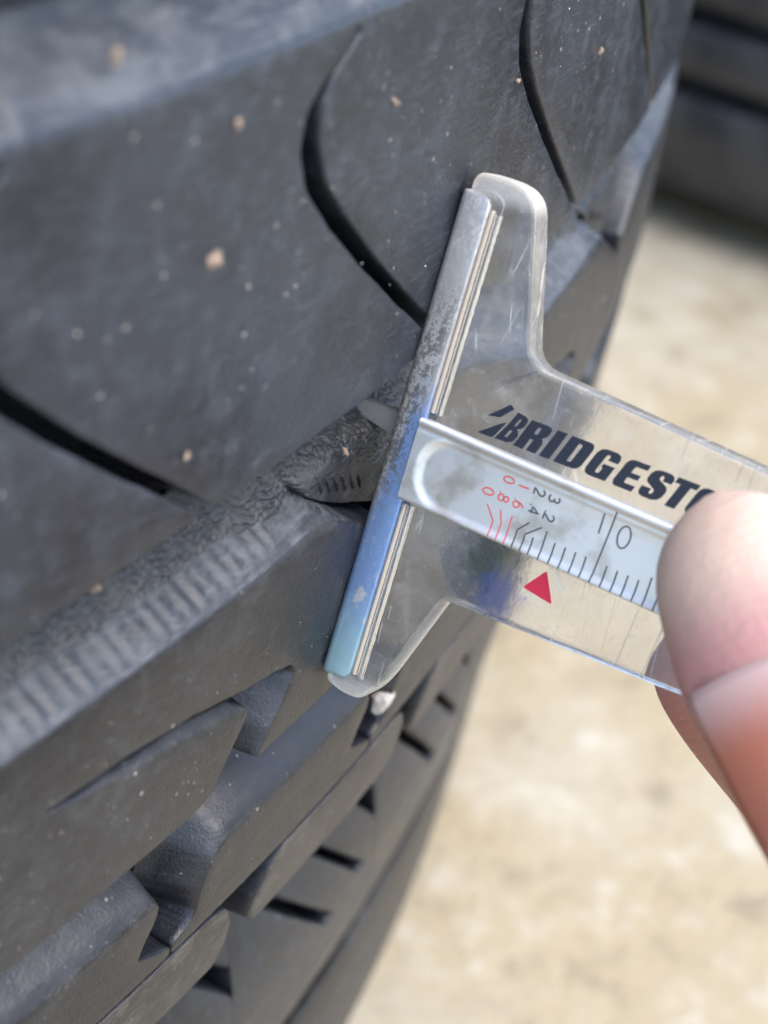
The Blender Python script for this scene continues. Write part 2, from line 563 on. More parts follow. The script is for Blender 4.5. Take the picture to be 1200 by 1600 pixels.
# raised tie bars, one per double pitch: steep on the side of the shoulder blocks, running out into the floor
Ub = (U + 30.0) % DP - 30.0
lowv = np.interp(Ub, [-9.6, -7.6, -5.4, -2.2, 2.5, 8.0], [104.6, 102.5, 101.0, 99.2, 96.9, 98.4])
bar = sstep(Vv - lowv, -.25, .2) * sstep(Ub, -9.9, -8.4) * sstep(Ub, 9.5, 7.5) * sstep(Vv, 106.0, 103.4)
ramp = sstep(Ub, -17.0, -9.0) * sstep(Ub, 3.0, -9.0) * sstep(Vv, 107.5, 104.0) * sstep(Vv, 101.4, 103.4)
zig = .07 * np.sin(U * 4.3 + 3 * np.sin(Vv * 2.2)) + .045 * np.sin(U * 9.0 + Vv * 4.0)
def line_mm(e):
    gu, gv = np.gradient(e, .105, .07)
    return e / np.maximum(np.hypot(gu, gv), .25)
e1 = line_mm(crackle(U, Vv + zig, 3.0, .52, 1)); e2 = line_mm(crackle(U, Vv + zig, 1.2, .34, 5))
smooth_bar = 1 - .95 * bar * sstep(Vv - lowv, 4.6, 3.2) * sstep(Ub, -9.5, -6.5)
dep = (.30 * np.exp(-(e1 / .075) ** 2) + .07 * np.exp(-(e2 / .07) ** 2)) * smooth_bar
roll = 0.05 * np.sin(U * .8 + 2 * np.sin(Vv))
grain = np.random.default_rng(5).normal(0, .004, U.shape)
hh = -4.35 + roll + grain - dep
hh += 1.9 * sstep(Vv, 106.2, 102.2) ** 1.25 * (1 - bar) * (1 - sstep(Ub, -11, -8) * sstep(Ub, 8, 5) * sstep(Vv, 104.2, 103.2))
hh += 2.35 * np.maximum(bar, ramp * .35)
hh += .8 * sstep(Vv, 108.4, 109.6)
X = to3(U, Vv, hh).reshape(-1, 3)
idx = np.arange(U.size).reshape(U.shape)
F = np.stack([idx[:-1, :-1], idx[1:, :-1], idx[1:, 1:], idx[:-1, 1:]], -1).reshape(-1, 4)
gfloor = link('groove_floor', mesh('groove floor', X, F), tyre, M['floor']); gfloor.location.z = TZ
def ridge_mesh():
    # a low bar with a rounded top, 2.6 mm long
    V, F = [], []
    ns = 7
    for i in range(9):
        t = i / 8
        c = math.sin(math.pi * t) ** .5
        for j in range(ns):
            a = math.pi * j / (ns - 1)
            V.append((1.5 * (t - .5) * 2, .24 * math.cos(a), .30 * math.sin(a) * c))
    for i in range(8):
        for j in range(ns - 1):
            q = i * ns + j
            F.append((q, q + 1, q + ns + 1, q + ns))
    return np.array(V), F
RV, RF = ridge_mesh()
ridge_sets = []
for i in range(6):
    c0 = np.array([-6.0 + i * 1.2, 102.9 - .5 * i]); a = math.radians(-62)
    ux = RV[:, 0] * math.cos(a) - RV[:, 1] * math.sin(a); vx = RV[:, 0] * math.sin(a) + RV[:, 1] * math.cos(a)
    me = mesh('ridge', to3(c0[0] + ux * .85, c0[1] + vx * .85, -2.12 + RV[:, 2]), RF)
    me.materials.append(M['floor'])
    ridge_sets.append(me)
for k in (0, 2, 4):
    for me in ridge_sets:
        r_ = bpy.data.objects.new('ridge', me); r_.parent = gfloor; r_.rotation_euler.z = k * DTH; col.objects.link(r_)

# ------------------------------------------------------------------ background tyre
tyre2 = empty('tyre', (0.297, 0.668, 0.0))
tag(tyre2, 'dark black ribbed tyre lying on the concrete in the blurred background', 'tyre')
p2 = [(190, 12), (215, 3), (250, 0.2), (290, 3.0), (309, 9), (317, 13), (320, 17)]
o2 = [(r, z) for r, z in p2]
zz = 17
tops = [(17, 41), (47, 60.5), (66.5, 80), (86, 99.5), (105.5, 119), (125, 138.5), (144.5, 172)]
for a, b in tops:
    o2 += [(r_ := 319.5, a + .4)] if a == 17 else [(313, a - .4), (320.5, a - .2), (322.4, a + .6), (323, a + 2)]
    o2 += [(323.2, (a + b) / 2), (323, b - 1.2), (322.4, b - .3), (321.5, b), (313, b + .3)] if b < 160 else [(319.5, b)]
o2 += [(317, 176), (309, 180), (290, 186), (250, 189), (215, 186), (190, 177), (215, 165), (300, 150), (306, 95), (300, 40), (215, 24)]
bod = link('carcass', revolve('second carcass', o2, 240, M['dark']), tyre2)

# ------------------------------------------------------------------ ground
bm = bmesh.new()
bmesh.ops.create_grid(bm, x_segments=60, y_segments=60, size=4.0)
me = bpy.data.meshes.new('ground'); bm.to_mesh(me); bm.free()
g = link('ground', me, None, M['concrete'])
tag(g, kind='structure')

# ------------------------------------------------------------------ gauge
GM = Vector((329.8549, 0.0393, 104.4848 + GZ)) * MM
gb = Vector((0.01107106, 0.35625428, 0.93432345)); gn = Vector((0.99993871, -0.00384022, -0.01038429)); gm = gn.cross(gb)
gauge = empty('depth_gauge')
mat = Matrix.Identity(4)
for i in range(3):
    mat[i][0], mat[i][1], mat[i][2] = gn[i], gb[i], gm[i]
mat.translation = GM
gauge.matrix_world = mat
tag(gauge, 'clear plastic tyre tread depth gauge pressed across the groove of the tread', 'depth gauge')

def acrylic(edge=False):
    k = N('rubbed plastic edge' if edge else 'scratched clear plastic')
    P = k.obj()
    n1 = k.noise(P, 260.0, 5.0, 0.65)
    n2 = k.noise(P, 1400.0, 4.0, 0.7)
    tips = k.math('MULTIPLY', k.ramp(k.math('ABSOLUTE', k.math('ADD', k.math('MULTIPLY', k.sep(P)[1], 1000.0), -.3)), 17.6, 18.9), .34)
    haze = k.math('ADD', k.math('ADD', tips, 0.05), k.math('MULTIPLY', k.ramp(n1, 0.45, 0.75), 0.15))
    haze = k.math('ADD', haze, k.math('MULTIPLY', k.ramp(n2, 0.56, 0.70), 0.16))
    for i, (rot, s, th) in enumerate(((0.5, 230.0, .012), (1.2, 300.0, .010), (2.1, 190.0, .012), (2.7, 260.0, .009))):
        q = k.scaled(P, (1.0, .16, 0.3), (0, 0, rot))
        q2 = k.n('ShaderNodeVectorMath', {0: q, 1: (i * .37, i * .11, 0)}, operation='ADD').outputs[0]
        e = k.voro(q2, s, 'DISTANCE_TO_EDGE')
        gate = k.ramp(k.noise(P, 120.0 + 31 * i, 2.0), .52, .62)
        haze = k.math('ADD', haze, k.math('MULTIPLY', k.math('MULTIPLY', k.ramp(e, th * .9, th * .3), gate), .42))
    x, y, z = k.sep(P)
    grime = k.math('MULTIPLY', k.ramp(k.noise(P, 90.0, 3.0), .55, .75), .18)
    haze = k.math('ADD', haze, grime if not edge else k.math('ADD', grime, .12), clamp=True)
    nb = k.bump(k.math('ADD', n2, k.math('MULTIPLY', n1, .5)), 0.00002, .5)
    gl = k.n('ShaderNodeBsdfPrincipled')
    for kk, v in dict(Base_Color=(0.965, 0.955, 0.93), Roughness=0.06, Transmission_Weight=1.0, IOR=1.47, Normal=nb).items():
        k.put(gl.inputs[kk.replace('_', ' ')], v)
    xm, ym = k.math('MULTIPLY', x, 1000.0), k.math('MULTIPLY', y, 1000.0)
    def reflect_spot(cx, cy, r):
        d2 = k.math('ADD', k.math('POWER', k.math('SUBTRACT', xm, cx), 2.0), k.math('POWER', k.math('SUBTRACT', ym, cy), 2.0))
        d1 = k.math('ADD', k.math('SQRT', d2), k.math('MULTIPLY', k.math('SUBTRACT', n2, .5), 4.5))
        return k.ramp(d1, r, r * .35)
    bl = reflect_spot(11.0, -7.6, 2.6); gr = reflect_spot(9.8, -5.6, 3.6)       # blue and green reflections painted into the haze colour
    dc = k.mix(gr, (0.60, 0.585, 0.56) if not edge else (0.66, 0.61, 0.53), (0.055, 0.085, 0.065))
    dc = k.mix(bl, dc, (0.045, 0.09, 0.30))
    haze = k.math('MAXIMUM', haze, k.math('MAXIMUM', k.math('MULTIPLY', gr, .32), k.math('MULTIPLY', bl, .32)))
    df = k.n('ShaderNodeBsdfDiffuse', {'Color': dc})
    mx = k.n('ShaderNodeMixShader', {0: haze, 1: gl, 2: df})
    k.t.links.new(mx.outputs[0], k.out.inputs['Surface'])
    return k.m
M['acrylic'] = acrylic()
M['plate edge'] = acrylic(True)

def slab(name, outline, z0, z1, bev, res=.4, rounding=4, smooth=True):
    """outline in (n, b) mm, solid between heights z0 and z1 along the plate normal"""
    P = densify(outline, res)
    area = 0.5 * np.sum(P[:, 0] * np.roll(P[:, 1], -1) - np.roll(P[:, 0], -1) * P[:, 1])
    if area < 0:
        P = P[::-1].copy()
    for _ in range(rounding):
        P = 0.5 * P + 0.25 * (np.roll(P, 1, 0) + np.roll(P, -1, 0))
    n = len(P)
    T = np.roll(P, -1, 0) - np.roll(P, 1, 0); T /= np.linalg.norm(T, axis=1, keepdims=True) + 1e-9
    Nn = np.stack([T[:, 1], -T[:, 0]], -1)
    V, F = [], []
    lv = [(-bev, z0), (-bev * .3, z0 + bev * .3), (0, z0 + bev), (0, z1 - bev), (-bev * .3, z1 - bev * .3), (-bev, z1)] if bev else [(0, z0), (0, z1)]
    for off, z in lv:
        Q = P + Nn * off
        V.append(np.column_stack([Q, np.full(n, z)]))
    for k in range(len(lv) - 1):
        for i in range(n):
            a, b = k * n + i, k * n + (i + 1) % n
            F.append((a, b, b + n, a + n))
    Q = [Vector(a) for a in (P + Nn * lv[-1][0])]
    cv, _, cf, ov = delaunay_2d_cdt(Q, [], [list(range(n))], 1, 1e-6)[:4]
    mp = {i: lst[0] for i, lst in enumerate(ov) if lst}
    last = (len(lv) - 1) * n
    for f in cf:
        if all(i in mp for i in f):
            F.append([last + mp[i] for i in f])
            F.append([mp[i] for i in f][::-1])
    me = mesh(name, np.vstack(V) * MM, F, smooth)
    mi = np.zeros(len(me.polygons), np.int32); mi[:(len(lv) - 1) * n] = 1
    me.polygons.foreach_set('material_index', mi)
    if smooth:
        me.set_sharp_from_angle(angle=math.radians(32))
    return me

PLATE = [(0.4, -18.6), (0.45, -19.0), (1.9, -19.4), (3.4, -19.4), (4.3, -18.4), (5.0, -16.9), (7.5, -9.6), (25.3, -9.3), (50, -9.0), (50, 5.4), (26.2, 7.2), (9.2, 8.5), (8.3, 9.2), (8.0, 10.0),
         (5.7, 18.2), (5.2, 19.3), (4.3, 19.9), (3.2, 20.1), (0.9, 20.1), (0.45, 19.7), (0.4, 19.0)]
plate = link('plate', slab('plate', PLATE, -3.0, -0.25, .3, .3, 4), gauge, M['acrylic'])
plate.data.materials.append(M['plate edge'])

# metal foot: a strip folded round the foot of the plate
def foot_metal():
    k = N('worn steel with painted blue reflection')
    P = k.obj()
    x, y, z = k.sep(P)
    n1 = k.noise(P, 900.0, 4.0, .7)
    n2 = k.noise(k.scaled(P, (1, .6, 1)), 3000.0, 4.0, .75)
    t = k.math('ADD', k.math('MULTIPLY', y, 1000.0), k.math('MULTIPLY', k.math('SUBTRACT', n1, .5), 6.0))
    blue = k.mix(k.ramp(t, -10.0, -17.0), (0.17, 0.27, 0.48), (0.28, 0.44, 0.49))  # blue to teal reflection put into the base colour
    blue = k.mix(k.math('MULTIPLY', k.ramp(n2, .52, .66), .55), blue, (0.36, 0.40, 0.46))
    steel = k.mix(k.ramp(n2, .4, .65), (0.42, 0.40, 0.385), (0.56, 0.54, 0.52))
    worn = k.ramp(t, 1.5, 6.5)  # steel above the painted reflection; rubbed spots join below
    edge = k.ramp(k.math('ADD', k.math('MULTIPLY', x, 1000.0), k.math('ADD', k.math('MULTIPLY', n2, 1.6), k.math('MULTIPLY', y, -75.0))), 2.0, 1.2)
    patch = k.ramp(k.noise(P, 330.0, 3.0), .64, .68)
    worn = k.math('MAXIMUM', worn, k.math('MAXIMUM', k.math('MULTIPLY', edge, k.ramp(t, -9.0, -3.0)), k.math('MULTIPLY', patch, .8)))
    c = k.mix(worn, blue, steel)  # painted blue reflection, with steel above it and at rubbed spots
    dirt = k.math('MULTIPLY', k.math('MULTIPLY', k.ramp(n2, .44, .54), k.ramp(t, -9.0, -1.0)), k.ramp(t, 17.0, 8.0))
    dirt = k.math('MULTIPLY', dirt, k.ramp(k.math('ADD', k.math('MULTIPLY', x, 1000.0), k.math('MULTIPLY', y, -60.0)), 2.5, 1.1))
    c = k.mix(k.math('MULTIPLY', dirt, .9), c, (0.05, 0.048, 0.045))
    r = k.math('ADD', .34, k.math('MULTIPLY', n2, .2))
    nb = k.bump(n2, 0.00003, .8)
    k.bsdf(Base_Color=c, Roughness=r, Metallic=k.math('SUBTRACT', .62, k.math('MULTIPLY', dirt, .6)), Normal=nb)
    return k.m
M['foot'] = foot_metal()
def foot_mesh():
    # cross section (n, m): rounded folded strip wrapping the front, base and back
    sec = []
    def arc(cx, cz, r, a0, a1, k=6):
        for i in range(k + 1):
            a = math.radians(a0 + (a1 - a0) * i / k)
            sec.append((cx + r * math.cos(a), cz + r * math.sin(a)))
    sec += [(2.35, -.3), (2.38, -.02)]
    arc(2.2, -.02, .18, 0, 90, 3)
    arc(.55, -.39, .55, 90, 180, 6)
    arc(.55, -3.2, .55, 180, 270, 6)
    sec += [(2.3, -3.75), (2.38, -3.3), (1.2, -3.28), (1.2, -.3)]
    sec = np.array(sec)
    n = len(sec)
    bs = np.concatenate([[-18.45, -18.35, -18.15], np.linspace(-17.8, 17.8, 60), [18.15, 18.35, 18.45]])
    V, F = [], []
    for i, b in enumerate(bs):
        k = 1.0
        s = sec.copy()
        e = min(abs(b - bs[0]), abs(b - bs[-1]))
        inset = .3 * max(0, 1 - e / .3) ** 2
        s[:, 0] = np.clip(s[:, 0], s[:, 0].min() + inset, s[:, 0].max() - inset - max(0, .9 * (1 - e / .7)) ** 2)
        s[:, 1] = np.clip(s[:, 1], s[:, 1].min() + inset * .4, s[:, 1].max() - inset * .4)
        V.append(np.column_stack([s[:, 0], np.full(n, b + .25), s[:, 1]]))
    for i in range(len(bs) - 1):
        for j in range(n):
            a, c = i * n + j, i * n + (j + 1) % n
            F.append((a, c, c + n, a + n))
    F.append(list(range(n))[::-1]); F.append([(len(bs) - 1) * n + j for j in range(n)])
    me = mesh('foot', np.vstack(V) * MM, F)
    me.set_sharp_from_angle(angle=math.radians(50))
    return me
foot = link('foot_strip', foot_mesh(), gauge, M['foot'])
bmn = bmesh.new(); bmn.from_mesh(foot.data); bmesh.ops.recalc_face_normals(bmn, faces=bmn.faces); bmn.to_mesh(foot.data); bmn.free()

# glue bead beside the strip
def bead(name, n0, n1, z0, z1, segs):
    V, F = [], []
    r = np.random.default_rng(3)
    bs = np.concatenate([np.linspace(a, b, int((b - a) / .35) + 2) for a, b in segs])
    cut = []
    c = 0
    for a, b in segs:
        c += int((b - a) / .35) + 2
        cut.append(c)
    for b in bs:
        w = r.normal(0, .012)
        V += [(n0, b, z0), (n0, b, z1 - .1), ((n0 + n1) / 2 + w * .5, b, z1), (n1 + w, b, z1 - .12), (n1 + w, b, z0)]
    for i in range(len(bs) - 1):
        if i + 1 in cut:
            continue
        for j in range(5):
            a, d = i * 5 + j, i * 5 + (j + 1) % 5
            F.append((a, a + 5, d + 5, d))
    return mesh(name, np.array(V) * MM, F)
link('glue_bead', bead('glue bead', 2.36, 2.75, -.5, -.14, [(-17.6, -4.0), (3.0, 17.8)]), gauge, M['glue'])
link('plate_ridge', bead('plate ridge', 2.85, 3.3, -.5, -.02, [(-17.7, -4.0), (3.0, 17.6)]), gauge, M['acrylic'])

# sliding scale
def aluminium():
    k = N('satin aluminium')
    P = k.obj()
    br = k.noise(k.scaled(P, (.12, 1, 1)), 3000.0, 4.0, .7)
    sm = k.noise(P, 240.0, 4.0, .6)
    c = k.mix(k.ramp(sm, .48, .72), (0.72, 0.715, 0.70), (0.46, 0.43, 0.38))
    r = k.math('ADD', .36, k.math('ADD', k.math('MULTIPLY', br, .12), k.math('MULTIPLY', sm, .14)))
    nb = k.bump(k.math('ADD', br, k.math('MULTIPLY', sm, .6)), 0.000015, .6)
    k.bsdf(Base_Color=c, Roughness=r, Metallic=.92, Normal=nb)
    return k.m
M['alu'] = aluminium()
M['steel'] = flat('dull steel', (0.36, 0.355, 0.34), .36, .5)
SL = -0.037
def slide_mid(nn):
    return -0.55 + SL * (nn - 2.3)
def slide_h(x, y):
    """height of the pressed strip; x from its end, y from its mid line"""
    # dish with a round end and an upper rim
    yc, hw, rad = -.25, 2.55, 2.3
    qx = np.maximum(3.1 - x, 0); qy = np.maximum(np.abs(y - yc) - (hw - rad), 0)
    d = np.hypot(qx, qy) - rad
    t = np.clip((d + .55) / .8, 0, 1)
    h = -.24 + .24 * t * t * (3 - 2 * t)
    h += .12 * np.exp(-((y - 2.75) / .2) ** 2)
    h += -.10 * np.exp(-((y - 2.35) / .16) ** 2)
    h += .05 * np.exp(-((y - .9 - .06 * x) / .5) ** 2) * np.clip((x - 7) / 4, 0, 1)
    ed = np.clip((3.07 - np.abs(y)) / .18, 0, 1)
    h -= .12 * (1 - ed) ** 2
    return h
xs = np.concatenate([np.linspace(0, 8, 70), np.linspace(8.2, 44, 120)]); ys = np.linspace(-3.07, 3.07, 56)
Xg, Yg = np.meshgrid(xs, ys, indexing='ij')
Hg = slide_h(Xg, Yg) + .38
def slide_xy(x, y):
    nn = 2.05 + x
    return nn, slide_mid(nn) + y
nn, bb = slide_xy(Xg, Yg)
top = np.stack([nn, bb, Hg], -1).reshape(-1, 3)
bot = np.stack([nn, bb, np.full_like(nn, -.24)], -1).reshape(-1, 3)
idx = np.arange(Xg.size).reshape(Xg.shape); off = Xg.size
F = [tuple(q) for q in np.stack([idx[:-1, :-1], idx[1:, :-1], idx[1:, 1:], idx[:-1, 1:]], -1).reshape(-1, 4)]
for a in (0, -1):
    for i in range(len(xs) - 1):
        F.append((idx[i, a], idx[i + 1, a], idx[i + 1, a] + off, idx[i, a] + off))
    for j in range(len(ys) - 1):
        F.append((idx[a, j], idx[a, j + 1], idx[a, j + 1] + off, idx[a, j] + off))
me = mesh('slide', np.vstack([top, bot]) * MM, F); me.set_sharp_from_angle(angle=math.radians(50))
slide = link('slide', me, gauge, M['alu'])

# probe blade below the foot
blade = slab('blade', [(-4.8, .75), (-4.85, 1.3), (-4.7, 1.9), (-3.2, 2.0), (1.0, 2.0), (1.0, -.3), (-1.0, .2), (-2.8, .55)], -2.4, -1.3, .25, .25, 3)
link('probe_blade', blade, gauge, M['steel'])

def surf_z(nn, bb):
    x = np.asarray(nn) - 2.05; y = np.asarray(bb) - slide_mid(np.asarray(nn))
    return slide_h(x, y) + .38

# printed marks: thin ribbons laid 0.01 mm over the metal
def ribbons(name, lines, w, mat, parent):
    V, F = [], []
    for ln in lines:
        pts = []
        for (a, b), (c, d) in zip(ln[:-1], ln[1:]):
            k = max(2, int(math.hypot(c - a, d - b) / .15))
            for i in range(k):
                pts.append((a + (c - a) * i / k, b + (d - b) * i / k))
        pts.append(ln[-1]); pts = np.array(pts)
        T = np.gradient(pts, axis=0); T /= np.linalg.norm(T, axis=1, keepdims=True)
        Nn = np.stack([-T[:, 1], T[:, 0]], -1)
        b0 = len(V)
        for q, nr in zip(pts, Nn):
            for s in (-1, 1):
                e = q + nr * w * s * .5
                V.append((e[0], e[1], float(surf_z(e[0], e[1])) + .012))
        for i in range(len(pts) - 1):
            F.append((b0 + 2 * i, b0 + 2 * i + 1, b0 + 2 * i + 3, b0 + 2 * i + 2))
    return link(name, mesh(name, np.array(V) * MM, F), parent, mat)
def low(n_):
    return slide_mid(n_) - 2.98
sx = lambda d: 9.4 + d * .8
red, black = [], []
red.append([(sx(0), low(sx(0))), (sx(0), -2.6), (8.62, -1.6)])
red.append([(sx(.8), low(sx(.8))), (sx(.8) - .02, -2.5), (9.7, -1.65)])
red.append([(sx(1.6), low(sx(1.6))), (sx(1.6) - .03, -1.75)])
black.append([(sx(2.4), low(sx(2.4))), (sx(2.4) - .02, -2.55), (12.0, -1.75)])
black.append([(sx(3.2), low(sx(3.2))), (sx(3.2) - .02, -2.65), (12.95, -1.75)])
black.append([(sx(4), low(sx(4))), (sx(4) - .02, -2.65)])
black.append([(sx(5), low(sx(5))), (sx(5), -1.85)])
for d in range(6, 36):
    L = 1.55 if d % 5 else 2.1
    if d % 10 == 0:
        continue
    black.append([(sx(d), low(sx(d))), (sx(d), low(sx(d)) + L)])
for d in (10, 20, 30):
    black.append([(sx(d) - .02, low(sx(d))), (sx(d) + .3, 1.25 - .03 * (d - 10))])
ribbons('red_scale_print', red, .11, M['redline'], slide)
ribbons('black_scale_print', black, .12, M['blackline'], slide)

# stroke digits (unit cell 0.6 x 1)
def el(cx, cy, rx, ry, a0=0, a1=360, k=18):
    return [(cx + rx * math.cos(math.radians(a0 + (a1 - a0) * i / k)), cy + ry * math.sin(math.radians(a0 + (a1 - a0) * i / k))) for i in range(k + 1)]
DIG = {
 '0': [el(.3, .5, .28, .5)], '1': [[(.3, 0), (.3, 1)]],
 '2': [el(.3, .72, .28, .28, 165, -35, 12) + [(.02, 0), (.6, 0)]],
 '3': [el(.28, .75, .26, .25, 150, -90, 12) + el(.28, .26, .3, .26, 90, -150, 12)],
 '4': [[(.46, 0), (.46, 1), (0, .3), (.62, .3)]],
 '6': [el(.3, .3, .28, .3), [(.03, .36), (.12, .75), (.42, 1.0)]],
 '8': [el(.3, .27, .29, .27), el(.3, .77, .24, .23)], '.': [[(.28, 0.0), (.30, .12)]]}
def digits(txt, n0, b0, size, rot, gap=.95):
    """rot: letters lie on their side, reading down the strip"""
    out = []
    adv = 0.0
    for ch in txt:
        for st in DIG[ch]:
            q = []
            for x, y in st:
                X, Y = (adv + x) * size, (y - .5) * size
                q.append((n0 + Y, b0 - X) if rot else (n0 + X, b0 + Y))
            out.append(q)
        adv += .40 if ch == '.' else gap
    return out
rd = digits('0', 8.43, -.5, .84, True)
rd += digits('0.8', 9.64, .80, .80, True, 1.32) + digits('1.6', 10.82, .72, .80, True, 1.3)
bd = digits('2.4', 12.03, .78, .80, True, 1.32) + digits('3.2', 13.2, .70, .80, True, 1.3)
bd += digits('1', 16.45, .1, 1.5, False) + digits('0', 18.2, -.25, 1.6, False)
bd += digits('2', 24.3, -.3, 1.5, False) + digits('0', 26.2, -.5, 1.6, False)
ribbons('red_numerals', rd, .125, M['redline'], slide)
ribbons('black_numerals', bd, .125, M['blackline'], slide)

# red pointer on the plate
link('red_pointer', slab('pointer', [(12.85, -6.37), (14.15, -4.6), (15.25, -6.75)], -.245, -.22, 0, .2, 1, False), gauge, M['red'])

# lettering: heavy slanted capitals, drawn as filled outlines (unit height 1)
def letter_paths():
    """outer loops and holes per letter, in a 0..w by 0..1 cell, slanted later"""
    def rr(x0, y0, x1, y1, r):        # r: bl, br, tr, tl
        p = []
        for (cx, cy, a, q) in ((x0, y0, 180, r[0]), (x1, y0, 270, r[1]), (x1, y1, 0, r[2]), (x0, y1, 90, r[3])):
            if q <= 0:
                p.append((cx, cy)); continue
            ox = cx + q if cx == x0 else cx - q
            oy = cy + q if cy == y0 else cy - q
            for i in range(6):
                t = math.radians(a + 90 * i / 5)
                p.append((ox + q * math.cos(t), oy + q * math.sin(t)))
        return p
    g = {}
    # the first letter: two wedges cut by a slanting white bar, then two bowls
    g['B'] = ([[(-.42, .62), (.02, 1.22), (.22, 1.12), (-.02, .70)], [(-.36, -.02), (.12, .50), (.28, .62), (.20, .05), (.12, -.02)],
               [(.26, 0), (.70, 0), (.86, .10), (.88, .34), (.78, .48), (.70, .52), (.82, .58), (.88, .72), (.86, .92), (.72, 1.02), (.40, 1.06), (.36, .60)]], [[(.50, .16), (.60, .16), (.63, .42), (.53, .42)], [(.56, .60), (.64, .60), (.66, .86), (.58, .86)]])
    g['R'] = ([[(0, 0), (.34, 0), (.34, .40), (.46, .40), (.46, 0), (.80, 0), (.80, .36), (.74, .48), (.66, .53), (.76, .60), (.80, .70), (.80, .88), (.72, .97), (.6, 1.0), (0, 1.0)]], [rr(.34, .60, .46, .84, (.02,) * 4)])
    g['I'] = ([rr(0, 0, .36, 1, (0,) * 4)], [])
    g['D'] = ([rr(0, 0, .88, 1, (0, .22, .22, 0))], [rr(.36, .17, .50, .83, (.02, .06, .06, .02))])
    g['G'] = ([rr(0, 0, .82, 1, (.22, .0, .22, .22))], [rr(.34, .17, .48, .83, (.05, .0, .05, .05)), [(.44, .56), (.84, .56), (.84, .66), (.44, .66)]])
    g['G'] = ([[(.82, .66), (.82, .80), (.76, .93), (.60, 1.0), (.22, 1.0), (.07, .94), (0, .78), (0, .22), (.07, .06), (.22, 0), (.60, 0), (.82, .0), (.82, .52), (.42, .52), (.42, .38), (.48, .38), (.48, .22), (.44, .17), (.38, .17), (.34, .22), (.34, .78), (.38, .84), (.44, .84), (.48, .78), (.48, .66)]], [])
    g['E'] = ([[(.14, 0), (.74, 0), (.74, .20), (.36, .20), (.34, .26), (.34, .40), (.68, .40), (.68, .58), (.34, .58), (.34, .76), (.37, .81), (.74, .81), (.74, 1.0), (.16, 1.0), (.05, .94), (0, .82), (0, .18), (.05, .05)]], [])
    g['S'] = ([[(.02, .34), (.02, .18), (.10, .05), (.24, 0), (.56, 0), (.72, .06), (.80, .20), (.80, .42), (.72, .54), (.38, .70), (.34, .78), (.38, .85), (.44, .84), (.47, .78), (.47, .68), (.78, .68), (.78, .82), (.70, .95), (.56, 1.0), (.24, 1.0), (.08, .94), (.01, .80), (.01, .62), (.08, .50), (.42, .34), (.46, .26), (.43, .17), (.37, .17), (.34, .22), (.34, .34)]], [])
    g['T'] = ([[(.20, 0), (.54, 0), (.54, .80), (.74, .80), (.74, 1.0), (0, 1.0), (0, .80), (.20, .80)]], [])
    g['O'] = ([rr(0, 0, .84, 1, (.22,) * 4)], [rr(.34, .17, .49, .83, (.06,) * 4)])
    g['N'] = ([[(0, 0), (.30, 0), (.30, .55), (.52, 0), (.84, 0), (.84, 1), (.54, 1), (.54, .46), (.32, 1), (0, 1)]], [])
    return g
def lettering():
    g = letter_paths()
    H, base = 2.15, 2.85
    xs_ = {'B': 6.75, 'R': 9.0, 'I': 11.0, 'D': 12.05, 'G': 14.25}
    seq = [('B', 7.0), ('R', 9.02), ('I', 11.02), ('D', 12.12), ('G', 14.3), ('E', 16.45), ('S', 18.30), ('T', 20.05), ('O', 21.75), ('N', 23.8), ('E', 25.9)]
    V, F = [], []
    for ch, x0 in seq:
        outs, holes = g[ch]
        for oi, outp in enumerate(outs):
            loops = [outp] + (holes if oi == len(outs) - 1 else [])
            pts, faces_idx = [], []
            for lp in loops:
                faces_idx.append(list(range(len(pts), len(pts) + len(lp))))
                pts += lp
            edges = []
            for fi in faces_idx:
                edges += [(fi[i], fi[(i + 1) % len(fi)]) for i in range(len(fi))]
            cv, _, cf, ov = delaunay_2d_cdt([Vector(a) for a in pts], edges, [], 0, 1e-6)[:4]
            def inside(pt, lp):
                c = False
                for i in range(len(lp)):
                    (x1, y1), (x2, y2) = lp[i], lp[i - 1]
                    if (y1 > pt[1]) != (y2 > pt[1]) and pt[0] < (x2 - x1) * (pt[1] - y1) / (y2 - y1) + x1:
                        c = not c
                return c
            b0 = len(V)
            for a in cv:
                V.append((x0 + (a.x + .36 * a.y) * H * 1.0, base + a.y * H - .012 * (x0 - 12), -.238))
            for f in cf:
                cx = sum(cv[i].x for i in f) / len(f); cy = sum(cv[i].y for i in f) / len(f)
                if inside((cx, cy), outp) and not any(inside((cx, cy), h_) for h_ in loops[1:]):
                    F.append([b0 + i for i in f])
    return mesh('lettering', np.array(V) * MM, F, False)
link('printed_lettering', lettering(), gauge, M['ink'])

